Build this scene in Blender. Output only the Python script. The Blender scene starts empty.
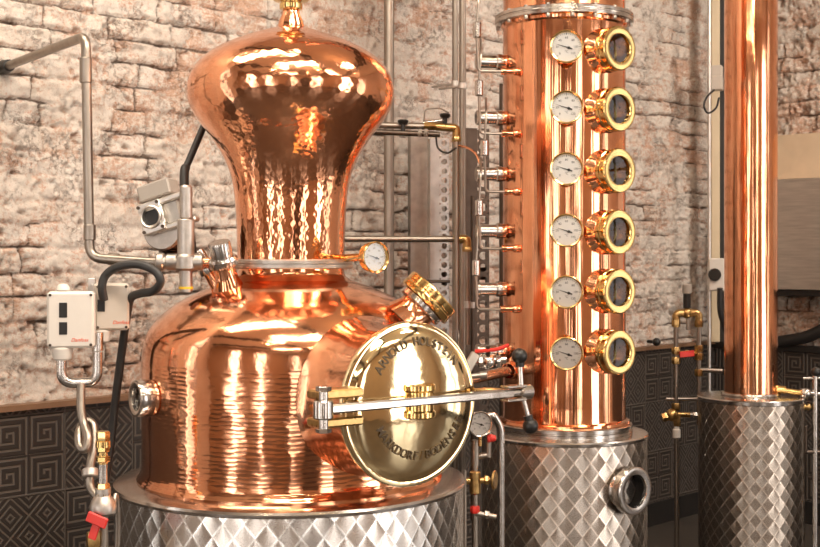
import bpy, math, random
import numpy as np
from mathutils import Matrix, Vector, Quaternion
random.seed(7); RNG = np.random.default_rng(11)
SC = bpy.context.scene; COL = SC.collection
pi = math.pi
# ------------------------------------------------------------------ camera, world, light, exposure
EYE, FPX = 1.33, 1250.0
cam = bpy.data.cameras.new('camera'); cam_o = bpy.data.objects.new('camera', cam); COL.objects.link(cam_o)
cam.sensor_width = 36; cam.lens = FPX/820*36; cam.shift_y = -18.5/820
cam_o.location = (0, 0, EYE); cam_o.rotation_euler = (pi/2, 0, 0); cam.clip_start = .05
cam.dof.use_dof = True; cam.dof.focus_distance = 3.15; cam.dof.aperture_fstop = 13
SC.camera = cam_o
vs = SC.view_settings
SC.display_settings.display_device = 'sRGB'
vs.view_transform = 'Standard'; vs.look = 'None'; vs.gamma = 1; vs.use_curve_mapping = False; vs.exposure = 0.02
try:
    SC.cycles.use_denoising = True; SC.cycles.denoiser = 'OPENIMAGEDENOISE'
    SC.cycles.max_bounces = 10; SC.cycles.glossy_bounces = 8; SC.cycles.transparent_max_bounces = 12
    SC.cycles.sample_clamp_indirect = 12; SC.cycles.blur_glossy = .3
except Exception: pass
w = bpy.data.worlds.new('world'); SC.world = w; w.use_nodes = True
w.node_tree.nodes['Background'].inputs[0].default_value = (.9, .95, 1, 1); w.node_tree.nodes['Background'].inputs[1].default_value = .6

# the room stands at 45 degrees to the camera: corner RC, E1 runs left along the brick back wall, E2 runs right along the right wall
RC = Vector((1.594, 6.6, 0)); E1 = Vector((-.7005, -.7137, 0)); E2 = Vector((.7137, -.7005, 0)); UP = Vector((0, 0, 1))
L1, L2, HC = 8.8, 6.4, 3.5
def WB(s, z, off=0): return RC + E1*s + E2*off + UP*z          # point on the back wall
def WR(s, z, off=0): return RC + E2*s + E1*off + UP*z          # point on the right wall
def WL(s, z, off=0): return RC + E1*(L1-off) + E2*s + UP*z     # left wall
def WF(s, z, off=0): return RC + E2*(L2-off) + E1*s + UP*z     # front wall, behind the camera
WINS_L = [(1.7, .8), (3.7, .8)]                   # (centre along wall, width)
WINS_F = [(1.7, 1.2), (5.0, .8), (7.9, .6)]
WIN_Z0, WIN_Z1 = .06, 3.0
def area(name, loc, nrm, sx, sy, power, col):
    l = bpy.data.lights.new(name, 'AREA'); l.shape = 'RECTANGLE'; l.size = sx; l.size_y = sy; l.energy = power; l.color = col
    o = bpy.data.objects.new(name, l); COL.objects.link(o); o.location = loc
    o.rotation_euler = Vector(nrm).to_track_quat('-Z', 'Y').to_euler(); return o
for s, wd in WINS_L: area('daylight', WL(s, (WIN_Z0+WIN_Z1)/2, -.12), -E1, wd, WIN_Z1-WIN_Z0, 52*wd, (1, .93, .875))
for s, wd in WINS_F: area('daylight', WF(s, (WIN_Z0+WIN_Z1)/2, -.12), -E2, wd, WIN_Z1-WIN_Z0, (70 if s < 2 else 50)*wd, (1, .93, .875))
WINS_B = [(5.85, .6)]  # window added out of view for a bright strip on the pot
for s, wd in WINS_B: area('daylight', WB(s, (WIN_Z0+WIN_Z1)/2, -.12), E2, wd, WIN_Z1-WIN_Z0, 40*wd, (1, .93, .875))
WINS_R = [(5.2, 1.5)]
for s, wd in WINS_R: area('daylight', WR(s, 1.53, -.12), E1, wd, 2.94, 22*wd, (1, .93, .875))
# unseen fill panels added under the ceiling, then small warm spot bulbs
for s, o_, p in ((4.6, 2.6, 45), (6.9, 4.4, 45), (3.2, 4.9, 35), (4.5, .8, 40)):
    area('added_ceiling_fill', WB(s, HC-.1, o_), (0, 0, -1), 1.7, .5, p, (1, .88, .72))
# unseen spot lights added under the ceiling to brighten the brick wall
for s, o_, z_, p in ((.9, 2.5, 1.9, 270), (2.6, 2.6, 1.9, 240), (4.2, 2.6, 1.8, 225), (5.6, 2.4, 1.7, 100)):
    l = bpy.data.lights.new('added_wall_spot', 'SPOT'); l.energy = p; l.color = (1, .90, .80); l.spot_size = math.radians(105); l.spot_blend = 1; l.shadow_soft_size = .32
    o = bpy.data.objects.new('added_wall_spot', l); COL.objects.link(o); o.location = WB(s, HC-.12, o_); o.rotation_euler = (WB(s, z_, 0)-o.location).to_track_quat('-Z', 'Y').to_euler()
def bulb(loc, p, r=.035):
    l = bpy.data.lights.new('bulb', 'POINT'); l.energy = p; l.color = (1, .78, .5); l.shadow_soft_size = r
    o = bpy.data.objects.new('bulb', l); COL.objects.link(o); o.location = loc
for s, o_ in ((3.0, 2.0), (4.2, 3.6), (5.2, 4.4), (6.0, 2.4), (2.0, 3.4)): bulb(WB(s, HC-.45, o_), 9)

# ------------------------------------------------------------------ helpers
def P(px, py, d): return Vector(((px-410)*d/FPX, d, EYE-(py-255)*d/FPX))
def rr(a, d): return a*d/math.sqrt(FPX*FPX+a*a)      # radius of an upright round thing a pixels half wide at depth d
def az(a):
    a = math.radians(a); return Vector((math.sin(a), -math.cos(a), 0))
def frame(o, n, up=UP, roll=0):
    n = Vector(n).normalized(); x = up.cross(n)
    if x.length < 1e-4: x = Vector((1, 0, 0))
    x.normalize(); y = n.cross(x)
    m = Matrix(((x.x, y.x, n.x, o[0]), (x.y, y.y, n.y, o[1]), (x.z, y.z, n.z, o[2]), (0, 0, 0, 1)))
    return m @ Matrix.Rotation(roll, 4, 'Z')
WORLD = {}
class MB:
    def __init__(s): s.v = []; s.f = []; s.m = []; s.u = []; s.has_uv = False
    def add(s, vs_, fs, T=None, mi=0, uv=None):
        b = len(s.v)
        for p in vs_: s.v.append(tuple(T @ Vector(p)) if T is not None else tuple(p))
        for k, fc in enumerate(fs):
            s.f.append(tuple(i+b for i in fc)); s.m.append(mi); s.u.append(uv[k] if uv else None)
        if uv: s.has_uv = True
        return s
    def lathe(s, prof, T=None, seg=48, mi=0, uvr=None, a0=0, a1=2*pi):
        full = abs(a1-a0-2*pi) < 1e-6; n = seg if full else seg+1
        vs_, rings, fs, uv = [], [], [], []; L = 0; lens = []
        for k, (r, z) in enumerate(prof):
            if k: L += math.hypot(r-prof[k-1][0], z-prof[k-1][1])
            lens.append(L)
            if r < 1e-6: rings.append([len(vs_)]*n); vs_.append((0, 0, z))
            else:
                rings.append(list(range(len(vs_), len(vs_)+n)))
                for i in range(n):
                    t = a0+(a1-a0)*i/seg; vs_.append((r*math.cos(t), r*math.sin(t), z))
        R = uvr or max(r for r, z in prof)
        for k in range(len(prof)-1):
            for i in range(seg):
                j = (i+1) % n; A, B, C, D = rings[k][i], rings[k][j], rings[k+1][j], rings[k+1][i]
                q = [(A, i, k), (B, i+1, k), (C, i+1, k+1), (D, i, k+1)]
                qq = []
                for e in q:
                    if e[0] not in [x[0] for x in qq]: qq.append(e)
                if len(qq) < 3: continue
                fs.append(tuple(e[0] for e in qq)); uv.append([((a0+(a1-a0)*e[1]/seg)*R, lens[e[2]]) for e in qq])
        return s.add(vs_, fs, T, mi, uv)
    def cyl(s, p0, p1, r0, r1=None, seg=20, bev=0, mi=0):
        p0, p1 = Vector(p0), Vector(p1); L = (p1-p0).length; r1 = r0 if r1 is None else r1
        b = min(bev, L*.4, r0*.5, r1*.5)
        pr = [(0, 0), (r0-b, 0), (r0, b), (r1, L-b), (r1-b, L), (0, L)] if b > 0 else [(0, 0), (r0, 0), (r1, L), (0, L)]
        d = (p1-p0); return s.lathe(pr, frame(p0, d), seg, mi)
    def ball(s, c, r, seg=20, mi=0, sc=(1, 1, 1)):
        n = 10; pr = [(r*math.sin(pi*k/n) if 0 < k < n else 0, -r*math.cos(pi*k/n)) for k in range(n+1)]
        return s.lathe(pr, Matrix.Translation(c) @ Matrix.Diagonal((*sc, 1)), seg, mi)
    def box(s, c, size, T=None, bev=.002, mi=0):
        hx, hy, hz = (q/2 for q in size); b = min(bev, hx*.5, hy*.5, hz*.5); cx, cy, cz = c
        vs_ = []; idx = {}
        for sx in (-1, 1):
            for sy in (-1, 1):
                for sz in (-1, 1):
                    for a, (dx, dy, dz) in enumerate(((0, b, b), (b, 0, b), (b, b, 0))):
                        idx[sx, sy, sz, a] = len(vs_); vs_.append((cx+sx*(hx-dx), cy+sy*(hy-dy), cz+sz*(hz-dz)))
        fs = []
        for a in range(3):
            o1, o2 = (a+1) % 3, (a+2) % 3
            for sg in (-1, 1):
                q = []
                for u, v_ in ((-1, -1), (1, -1), (1, 1), (-1, 1)):
                    k = [0, 0, 0]; k[a] = sg; k[o1] = u; k[o2] = v_; q.append(idx[k[0], k[1], k[2], a])
                fs.append(tuple(q if sg > 0 else q[::-1]))
            for u in (-1, 1):
                for v_ in (-1, 1):
                    k = [0, 0, 0]; k[o1] = u; k[o2] = v_; k0 = list(k); k0[a] = -1; k1 = list(k); k1[a] = 1
                    q = [idx[(*k0, o1)], idx[(*k1, o1)], idx[(*k1, o2)], idx[(*k0, o2)]]
                    fs.append(tuple(q if u*v_ < 0 else q[::-1]))
        for sx in (-1, 1):
            for sy in (-1, 1):
                for sz in (-1, 1):
                    q = [idx[sx, sy, sz, a] for a in range(3)]; fs.append(tuple(q if sx*sy*sz > 0 else q[::-1]))
        return s.add(vs_, fs, T, mi)
    def tube(s, pts, r, seg=14, fil=0, mi=0, caps=True):
        pts = [Vector(p) for p in pts]
        if fil:
            q = [pts[0]]
            for a, b, c in zip(pts, pts[1:], pts[2:]):
                f = min(fil, (a-b).length*.48, (c-b).length*.48); p, t = b+(a-b).normalized()*f, b+(c-b).normalized()*f
                for k in range(8):
                    u = k/7; q.append(p*(1-u)**2+b*2*u*(1-u)+t*u*u)
            q.append(pts[-1]); pts = q
        rad = r if callable(r) else (lambda u: r)
        vs_, fs = [], []; n = len(pts); T0 = (pts[1]-pts[0]).normalized(); N0 = T0.orthogonal().normalized()
        for k in range(n):
            t = ((pts[min(k+1, n-1)]-pts[max(k-1, 0)])).normalized()
            N0 = T0.rotation_difference(t) @ N0; T0 = t; B = t.cross(N0)
            for i in range(seg):
                a = 2*pi*i/seg; vs_.append(pts[k]+(N0*math.cos(a)+B*math.sin(a))*rad(k/(n-1)))
        for k in range(n-1):
            for i in range(seg):
                j = (i+1) % seg; fs.append((k*seg+i, k*seg+j, (k+1)*seg+j, (k+1)*seg+i))
        if caps: fs.append(tuple(range(seg))[::-1]); fs.append(tuple((n-1)*seg+i for i in range(seg)))
        return s.add(vs_, fs, None, mi)
    def ring(s, c, n, R, r, seg=36, mi=0):
        pr = [(R+r*math.cos(2*pi*k/10), r*math.sin(2*pi*k/10)) for k in range(11)]
        return s.lathe(pr, frame(c, n), seg, mi)
    def nut(s, p0, p1, r, mi=0):
        p0, p1 = Vector(p0), Vector(p1); L = (p1-p0).length
        return s.lathe([(0, 0), (r*.9, 0), (r, L*.15), (r, L*.85), (r*.9, L), (0, L)], frame(p0, p1-p0), 6, mi)
    def mesh(s, name, mats, base=None, ang=32):
        me = bpy.data.meshes.new(name)
        vs_ = s.v if base is None else [tuple(base @ Vector(p)) for p in s.v]
        me.from_pydata(vs_, [], s.f)
        for m in (mats if isinstance(mats, (list, tuple)) else [mats]): me.materials.append(m)
        me.polygons.foreach_set('material_index', s.m)
        if s.has_uv:
            ul = me.uv_layers.new(name='UVMap'); k = 0
            for fc, u in zip(s.f, s.u):
                for i in range(len(fc)):
                    if u: ul.data[k].uv = u[i]
                    k += 1
        me.polygons.foreach_set('use_smooth', [True]*len(me.polygons))
        me.update(); me.set_sharp_from_angle(angle=math.radians(ang)); return me
    def obj(s, name, mats, parent=None, mtx=None, ang=32):
        if parent is None:
            if mtx is None:
                a = np.array(s.v); lo, hi = a.min(0), a.max(0); mtx = Matrix.Translation(((lo[0]+hi[0])/2, (lo[1]+hi[1])/2, lo[2])); base = mtx.inverted()
            else: base = None
            o = bpy.data.objects.new(name, s.mesh(name, mats, base, ang)); COL.objects.link(o); o.matrix_world = mtx; WORLD[o] = mtx; return o
        Wp = WORLD[parent]
        if mtx is None: base, W = Wp.inverted(), Wp
        else: base, W = None, mtx
        o = bpy.data.objects.new(name, s.mesh(name, mats, base, ang)); COL.objects.link(o)
        o.parent = parent; o.matrix_local = Wp.inverted() @ W; WORLD[o] = W; return o
def child_copy(me, name, parent, mtx):
    o = bpy.data.objects.new(name, me); COL.objects.link(o); o.parent = parent; o.matrix_local = WORLD[parent].inverted() @ mtx; WORLD[o] = mtx; return o
def tag(o, label, cat, group=None):
    o['label'] = label; o['category'] = cat
    if group: o['group'] = group
    return o
def thing(name, label, cat, loc, group=None):
    o = bpy.data.objects.new(name, None); COL.objects.link(o); o.location = loc; o.empty_display_size = .1
    WORLD[o] = Matrix.Translation(loc); return tag(o, label, cat, group)
def struct(o): o['kind'] = 'structure'; return o
def spline(pts, n=8):
    pts = [Vector(p) for p in pts]; q = [pts[0]*2-pts[1]]+pts+[pts[-1]*2-pts[-2]]; out = []
    for i in range(1, len(q)-2):
        a, b, c, d = q[i-1:i+3]
        for k in range(n):
            t = k/n; out.append(.5*((2*b)+(c-a)*t+(2*a-5*b+4*c-d)*t*t+(3*b-a-3*c+d)*t**3))
    return out+[pts[-1]]
_gl = {}
def glyph(ch, ext=.08):
    if (ch, ext) in _gl: return _gl[ch, ext]
    cu = bpy.data.curves.new('glyph', 'FONT'); cu.body = ch; cu.size = 1; cu.extrude = ext; cu.align_x = 'CENTER'; cu.resolution_u = 3; cu.offset = .004 if ext >= .1 else 0
    o = bpy.data.objects.new('glyph', cu); COL.objects.link(o); bpy.context.view_layer.update()
    me = o.evaluated_get(bpy.context.evaluated_depsgraph_get()).to_mesh()
    r = ([tuple(v.co) for v in me.vertices], [tuple(p.vertices) for p in me.polygons])
    o.to_mesh_clear(); bpy.data.objects.remove(o); bpy.data.curves.remove(cu); _gl[ch, ext] = r; return r
def write(mb, text, T, size, mi=0, ext=.08, shear=0):
    v, f = glyph(text, ext)
    mb.add([((x+shear*y)*size, y*size, z*size) for x, y, z in v], f, T, mi)

# ------------------------------------------------------------------ materials
class NT:
    def __init__(s, name):
        s.mat = bpy.data.materials.new(name); s.mat.use_nodes = True; s.t = s.mat.node_tree; s.b = s.t.nodes['Principled BSDF']
    def n(s, ty, **kw):
        nd = s.t.nodes.new(ty)
        for k, v in kw.items():
            if k.startswith('i_'):
                key = k[2:]; key = int(key) if key.isdigit() else key.replace('_', ' ')
                if isinstance(v, bpy.types.NodeSocket): s.t.links.new(v, nd.inputs[key])
                else: nd.inputs[key].default_value = v
            else: setattr(nd, k, v)
        return nd
    def m(s, op, a, b=None, c=None):
        kw = dict(operation=op, i_0=a)
        if b is not None: kw['i_1'] = b
        if c is not None: kw['i_2'] = c
        return s.n('ShaderNodeMath', **kw).outputs[0]
    def ramp(s, f, stops):
        nd = s.n('ShaderNodeValToRGB', i_0=f); e = nd.color_ramp.elements
        while len(e) < len(stops): e.new(.5)
        for k, (p, c) in enumerate(stops): e[k].position = p; e[k].color = (*c, 1) if len(c) == 3 else c
        return nd.outputs[0]
    def mix(s, f, a, b):
        nd = s.n('ShaderNodeMix', data_type='RGBA')
        for k, v in ((0, f), (6, a), (7, b)):
            if isinstance(v, bpy.types.NodeSocket): s.t.links.new(v, nd.inputs[k])
            else: nd.inputs[k].default_value = v if k == 0 else (*v, 1)
        return nd.outputs[2]
    def bump(s, h, dist, st=1, nrm=None):
        kw = dict(i_Height=h, i_Distance=dist, i_Strength=st)
        if nrm is not None: kw['i_Normal'] = nrm
        return s.n('ShaderNodeBump', **kw).outputs[0]
    def set(s, **kw):
        for k, v in kw.items():
            i = s.b.inputs[k.replace('_', ' ')]
            if isinstance(v, bpy.types.NodeSocket): s.t.links.new(v, i)
            else: i.default_value = (*v, 1) if isinstance(v, tuple) and len(v) == 3 else v
        return s.mat
def obj_co(t): return t.n('ShaderNodeTexCoord').outputs['Object']
def uv_co(t): return t.n('ShaderNodeTexCoord').outputs['UV']
def scaled(t, v, sc): return t.n('ShaderNodeMapping', i_0=v, i_Scale=sc).outputs[0]
def noise(t, v, sc, det=4, rough=.55): return t.n('ShaderNodeTexNoise', i_Vector=v, i_Scale=sc, i_Detail=det, i_Roughness=rough).outputs[0]
def metal(name, col, rough, var=.05, nsc=25, bump=.0, stretch=(1, 1, 1), dark=.75):
    t = NT(name); co = scaled(t, obj_co(t), stretch); f = noise(t, co, nsc)
    c = t.mix(t.ramp(f, [(.3, (0, 0, 0)), (.7, (1, 1, 1))]), tuple(k*dark for k in col), col)
    r = t.m('MULTIPLY_ADD', f, var*2, rough-var)
    kw = dict(Base_Color=c, Metallic=1.0, Roughness=r)
    if bump: kw['Normal'] = t.bump(noise(t, co, nsc*1.5, 3), bump)
    return t.set(**kw)
def plain(name, col, rough=.5, var=.12, nsc=40, bump=.0003):
    t = NT(name); f = noise(t, obj_co(t), nsc)
    return t.set(Base_Color=t.mix(f, tuple(k*(1-var) for k in col), tuple(min(1, k*(1+var)) for k in col)), Roughness=rough, Normal=t.bump(f, bump))
CU = (.90, .45, .26)
def copper(name, kind):
    t = NT(name); uv = uv_co(t); o = obj_co(t)
    blot = noise(t, o, 6, 5)
    c = t.mix(t.ramp(blot, [(.35, (0, 0, 0)), (.65, (1, 1, 1))]), (.83, .37, .20), CU)
    n0 = t.bump(noise(t, o, 5, 2), .006)
    if kind == 'hammer':
        vo = t.n('ShaderNodeTexVoronoi', feature='SMOOTH_F1', i_Vector=uv, i_Scale=72.0, i_Smoothness=.35).outputs[0]
        nn = t.bump(vo, .0006, 1, n0); ro = .12
    elif kind == 'rows':
        wob = noise(t, uv, 9, 2); u = t.n('ShaderNodeVectorMath', operation='MULTIPLY_ADD', i_0=t.n('ShaderNodeCombineXYZ', i_1=wob).outputs[0], i_1=(1, .012, 1), i_2=uv).outputs[0]
        vo = t.n('ShaderNodeTexVoronoi', feature='SMOOTH_F1', i_Vector=scaled(t, u, (30, 98, 1)), i_Scale=1.0, i_Smoothness=.3, i_Randomness=.45).outputs[0]
        nn = t.bump(vo, .0007, 1, n0); ro = .12
    elif kind == 'rolled':
        lines = noise(t, scaled(t, uv, (38, .7, 1)), 1, 3); nn = t.bump(lines, .0016, 1, t.bump(noise(t, o, 5, 2), .002)); ro = .10
    else:
        nn = t.bump(noise(t, o, 60, 2), .0003, 1, n0); ro = .12
    return t.set(Base_Color=c, Metallic=1.0, Roughness=t.m('MULTIPLY_ADD', blot, .10, ro-.05), Normal=nn)
def quilt(name, cell, tint):
    t = NT(name); uv = uv_co(t); sp = t.n('ShaderNodeSeparateXYZ', i_0=uv)
    u, v = t.m('DIVIDE', sp.outputs[0], cell), t.m('DIVIDE', sp.outputs[1], cell*1.28)
    a, b = t.m('SUBTRACT', 1.0, t.m('FRACT', t.m('ADD', u, v))), t.m('SUBTRACT', 1.0, t.m('FRACT', t.m('SUBTRACT', v, u)))
    h = t.m('SQRT', t.m('ADD', t.m('POWER', a, 2), t.m('POWER', b, 2)))
    fine = noise(t, uv, 350, 2)
    edge = t.m('MINIMUM', t.m('MINIMUM', a, b), t.m('MINIMUM', t.m('SUBTRACT', 1.0, a), t.m('SUBTRACT', 1.0, b)))
    c = t.mix(t.ramp(edge, [(.0, (1, 1, 1)), (.10, (0, 0, 0))]), tint, tuple(min(.95, k*2.1) for k in tint))
    return t.set(Base_Color=c, Metallic=1.0, Roughness=t.m('MULTIPLY_ADD', fine, .08, .24), Normal=t.bump(h, cell*.13))
M = {}
M['cu_hammer'] = copper('hammered copper', 'hammer'); M['cu_rows'] = copper('row hammered copper', 'rows')
M['cu_rolled'] = copper('rolled copper', 'rolled'); M['cu'] = copper('smooth copper', 'plain')
M['brass'] = metal('polished brass', (.88, .61, .25), .17, .04, 30)
M['brass_door'] = metal('mirror brass', (.90, .73, .44), .075, .02, 6, .0015, dark=.93)
M['brass_old'] = metal('aged brass', (.62, .40, .16), .3, .1, 60, dark=.6)
M['brass_dark'] = plain('darkened brass lettering', (.085, .055, .025), .45)
M['steel'] = metal('polished steel', (.64, .60, .56), .20, .04, 30)
M['steel_pipe'] = metal('satin steel pipe', (.38, .33, .28), .36, .06, 30, stretch=(1, 1, .2))
M['steel_dull'] = metal('dull steel', (.50, .46, .41), .40, .08, 30)
M['steel_panel'] = metal('brushed steel', (.58, .54, .49), .36, .05, 8, stretch=(1, 1, 14))
M['steel_dark'] = metal('darkened steel', (.13, .10, .08), .38, .08, 30)
M['galv'] = metal('galvanised steel', (.72, .68, .64), .42, .1, 18)
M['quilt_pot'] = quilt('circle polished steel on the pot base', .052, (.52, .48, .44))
M['quilt_col_dim'] = quilt('circle polished steel on the column base', .052, (.33, .29, .25))  # same polished steel, lower light put into a darker tint
M['quilt_con_dim'] = quilt('circle polished steel on the condenser base', .048, (.25, .215, .18))  # same polished steel, tint darkened for the dim light at the right
M['black'] = plain('black plastic', (.012, .011, .010), .35); M['rubber'] = plain('black rubber', (.022, .020, .019), .5, .2, 60)
M['white'] = plain('white plastic', (.62, .57, .51), .4, .05); M['grey'] = plain('grey plastic', (.33, .29, .25), .45, .06)
M['cream'] = plain('cream painted metal', (.60, .49, .33), .5, .1, 12); M['red'] = plain('red paint', (.62, .03, .02), .35, .1)
M['alu'] = metal('cast aluminium', (.55, .50, .45), .40, .08, 40, .0008)
M['dial'] = plain('white dial', (.90, .89, .86), .5, .02, 40, 0); M['ink'] = plain('black ink', (.02, .02, .02), .5, .1)
M['logo'] = plain('orange red print', (.68, .09, .03), .5, .05); M['yellow'] = plain('yellow tape', (.75, .48, .03), .5)
M['tan'] = plain('brown timber', (.20, .11, .06), .5, .3, 14); M['concrete'] = plain('dark concrete', (.075, .062, .052), .30, .35, 5, .002)
M['plaster'] = plain('cream plaster', (.40, .27, .17), .8, .1, 3, .002); M['ceiling'] = plain('off white ceiling', (.70, .60, .48), .85, .08, 3)
M['beam'] = plain('dark timber', (.05, .03, .02), .55, .3, 10); M['plinth'] = plain('black plinth', (.016, .013, .011), .5)
M['band'] = plain('smooth cream render', (.62, .48, .33), .85, .2, 7, .004); M['hole'] = plain('dark opening', (.02, .016, .013), .7)
def glass(name, col):
    t = NT(name); fr = t.n('ShaderNodeFresnel', i_IOR=1.45).outputs[0]
    tr = t.n('ShaderNodeBsdfTransparent', i_0=(*col, 1)).outputs[0]; gl = t.n('ShaderNodeBsdfGlossy', i_Roughness=.03).outputs[0]
    mx = t.n('ShaderNodeMixShader', i_0=fr, i_1=tr, i_2=gl)
    t.t.links.new(mx.outputs[0], t.t.nodes['Material Output'].inputs[0]); return t.mat
M['glass'] = glass('clear glass', (.97, .97, .97)); M['sight'] = glass('tinted sight glass', (.66, .72, .70))
def brick_mat():
    t = NT('whitewashed worn brick'); o = uv_co(t)
    wear = t.n('ShaderNodeAttribute', attribute_name='wear').outputs['Fac']; joint = t.n('ShaderNodeAttribute', attribute_name='joint').outputs['Fac']; tone = t.n('ShaderNodeAttribute', attribute_name='tone').outputs['Fac']
    n1, n2, n3 = noise(t, o, 70, 7, .85), noise(t, o, 190, 5, .85), noise(t, o, 9, 6, .7)
    wv = t.m('ADD', wear, t.m('MULTIPLY_ADD', n1, 4.2, -2.0)); wv = t.m('ADD', wv, t.m('MULTIPLY_ADD', n2, 2.0, -1.0))
    wm = t.ramp(wv, [(.36, (0, 0, 0)), (.60, (1, 1, 1))])
    paint = t.mix(n3, (.74, .64, .54), (.92, .86, .785)); paint = t.mix(t.m('MULTIPLY', tone, .3), paint, (.72, .58, .46))
    brick = t.mix(tone, (.58, .26, .13), (.64, .36, .22))
    c = t.mix(t.m('MULTIPLY', wm, .82), paint, brick)
    jm = t.ramp(t.m('ADD', joint, t.m('MULTIPLY_ADD', n1, 1.5, -.75)), [(.40, (0, 0, 0)), (.66, (1, 1, 1))])
    c = t.mix(t.m('MULTIPLY', jm, .85), c, (.15, .085, .05))
    crk = t.m('ABSOLUTE', t.m('SUBTRACT', noise(t, o, 24, 6, .7), .5)); ck = t.m('MULTIPLY', t.ramp(crk, [(.006, (1, 1, 1)), (.016, (0, 0, 0))]), t.ramp(noise(t, o, 7, 3), [(.48, (0, 0, 0)), (.60, (1, 1, 1))]))
    c = t.mix(t.m('MULTIPLY', ck, .7), c, (.20, .11, .065))
    c = t.mix(t.ramp(n2, [(.47, (0, 0, 0)), (.66, (.55, .55, .55))]), c, (.92, .85, .76))
    sp_ = t.ramp(n2, [(.36, (1, 1, 1)), (.42, (0, 0, 0))]); c = t.mix(t.m('MULTIPLY', sp_, .7), c, (.22, .12, .07))
    h = t.m('SUBTRACT', t.m('ADD', t.m('MULTIPLY', n1, .6), t.m('MULTIPLY', n2, .45)), t.m('MULTIPLY', ck, .35))
    return t.set(Base_Color=c, Roughness=.85, Normal=t.bump(h, .016, 1))
M['brick'] = brick_mat()
def tile_mat():
    t = NT('dark relief tile'); sp = t.n('ShaderNodeSeparateXYZ', i_0=uv_co(t)); S = .243
    u, v = t.m('DIVIDE', t.m('ADD', sp.outputs[0], .066), S), t.m('DIVIDE', t.m('SUBTRACT', sp.outputs[1], .85), S)
    par = t.m('FLOORED_MODULO', t.m('ADD', t.m('FLOOR', u), t.m('FLOOR', v)), 2.0)
    mu, mv = t.m('SUBTRACT', t.m('FRACT', t.m('MULTIPLY', u, 2.0)), .5), t.m('SUBTRACT', t.m('FRACT', t.m('MULTIPLY', v, 2.0)), .5)
    au, av = t.m('ABSOLUTE', mu), t.m('ABSOLUTE', mv); p = .17
    dia = t.m('FRACT', t.m('MULTIPLY', t.m('ADD', au, av), 5.0))
    low = t.m('LESS_THAN', mv, 0.0); mu2 = t.m('ABSOLUTE', t.m('SUBTRACT', mu, t.m('MULTIPLY', low, p/2)))
    mx = t.m('SUBTRACT', t.m('MAXIMUM', mu2, av), t.m('MULTIPLY', low, p/2)); spi = t.m('FRACT', t.m('DIVIDE', t.m('ADD', mx, 2*p), p))
    sel = t.n('ShaderNodeMix', data_type='FLOAT', i_0=par, i_2=dia, i_3=spi).outputs[0]
    line = t.ramp(t.m('ABSOLUTE', t.m('SUBTRACT', sel, .5)), [(.12, (1, 1, 1)), (.22, (0, 0, 0))])
    fu, fv = t.m('FRACT', u), t.m('FRACT', v)
    e = t.m('MINIMUM', t.m('MINIMUM', fu, fv), t.m('MINIMUM', t.m('SUBTRACT', 1.0, fu), t.m('SUBTRACT', 1.0, fv)))
    g = t.ramp(e, [(.008, (1, 1, 1)), (.016, (0, 0, 0))])
    c = t.mix(line, (.030, .023, .019), (.105, .084, .067)); c = t.mix(g, c, (.10, .08, .065))
    h = t.m('SUBTRACT', line, t.m('MULTIPLY', g, 1.5))
    return t.set(Base_Color=c, Roughness=.45, Normal=t.bump(h, .0025))
M['tile'] = tile_mat()

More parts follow.
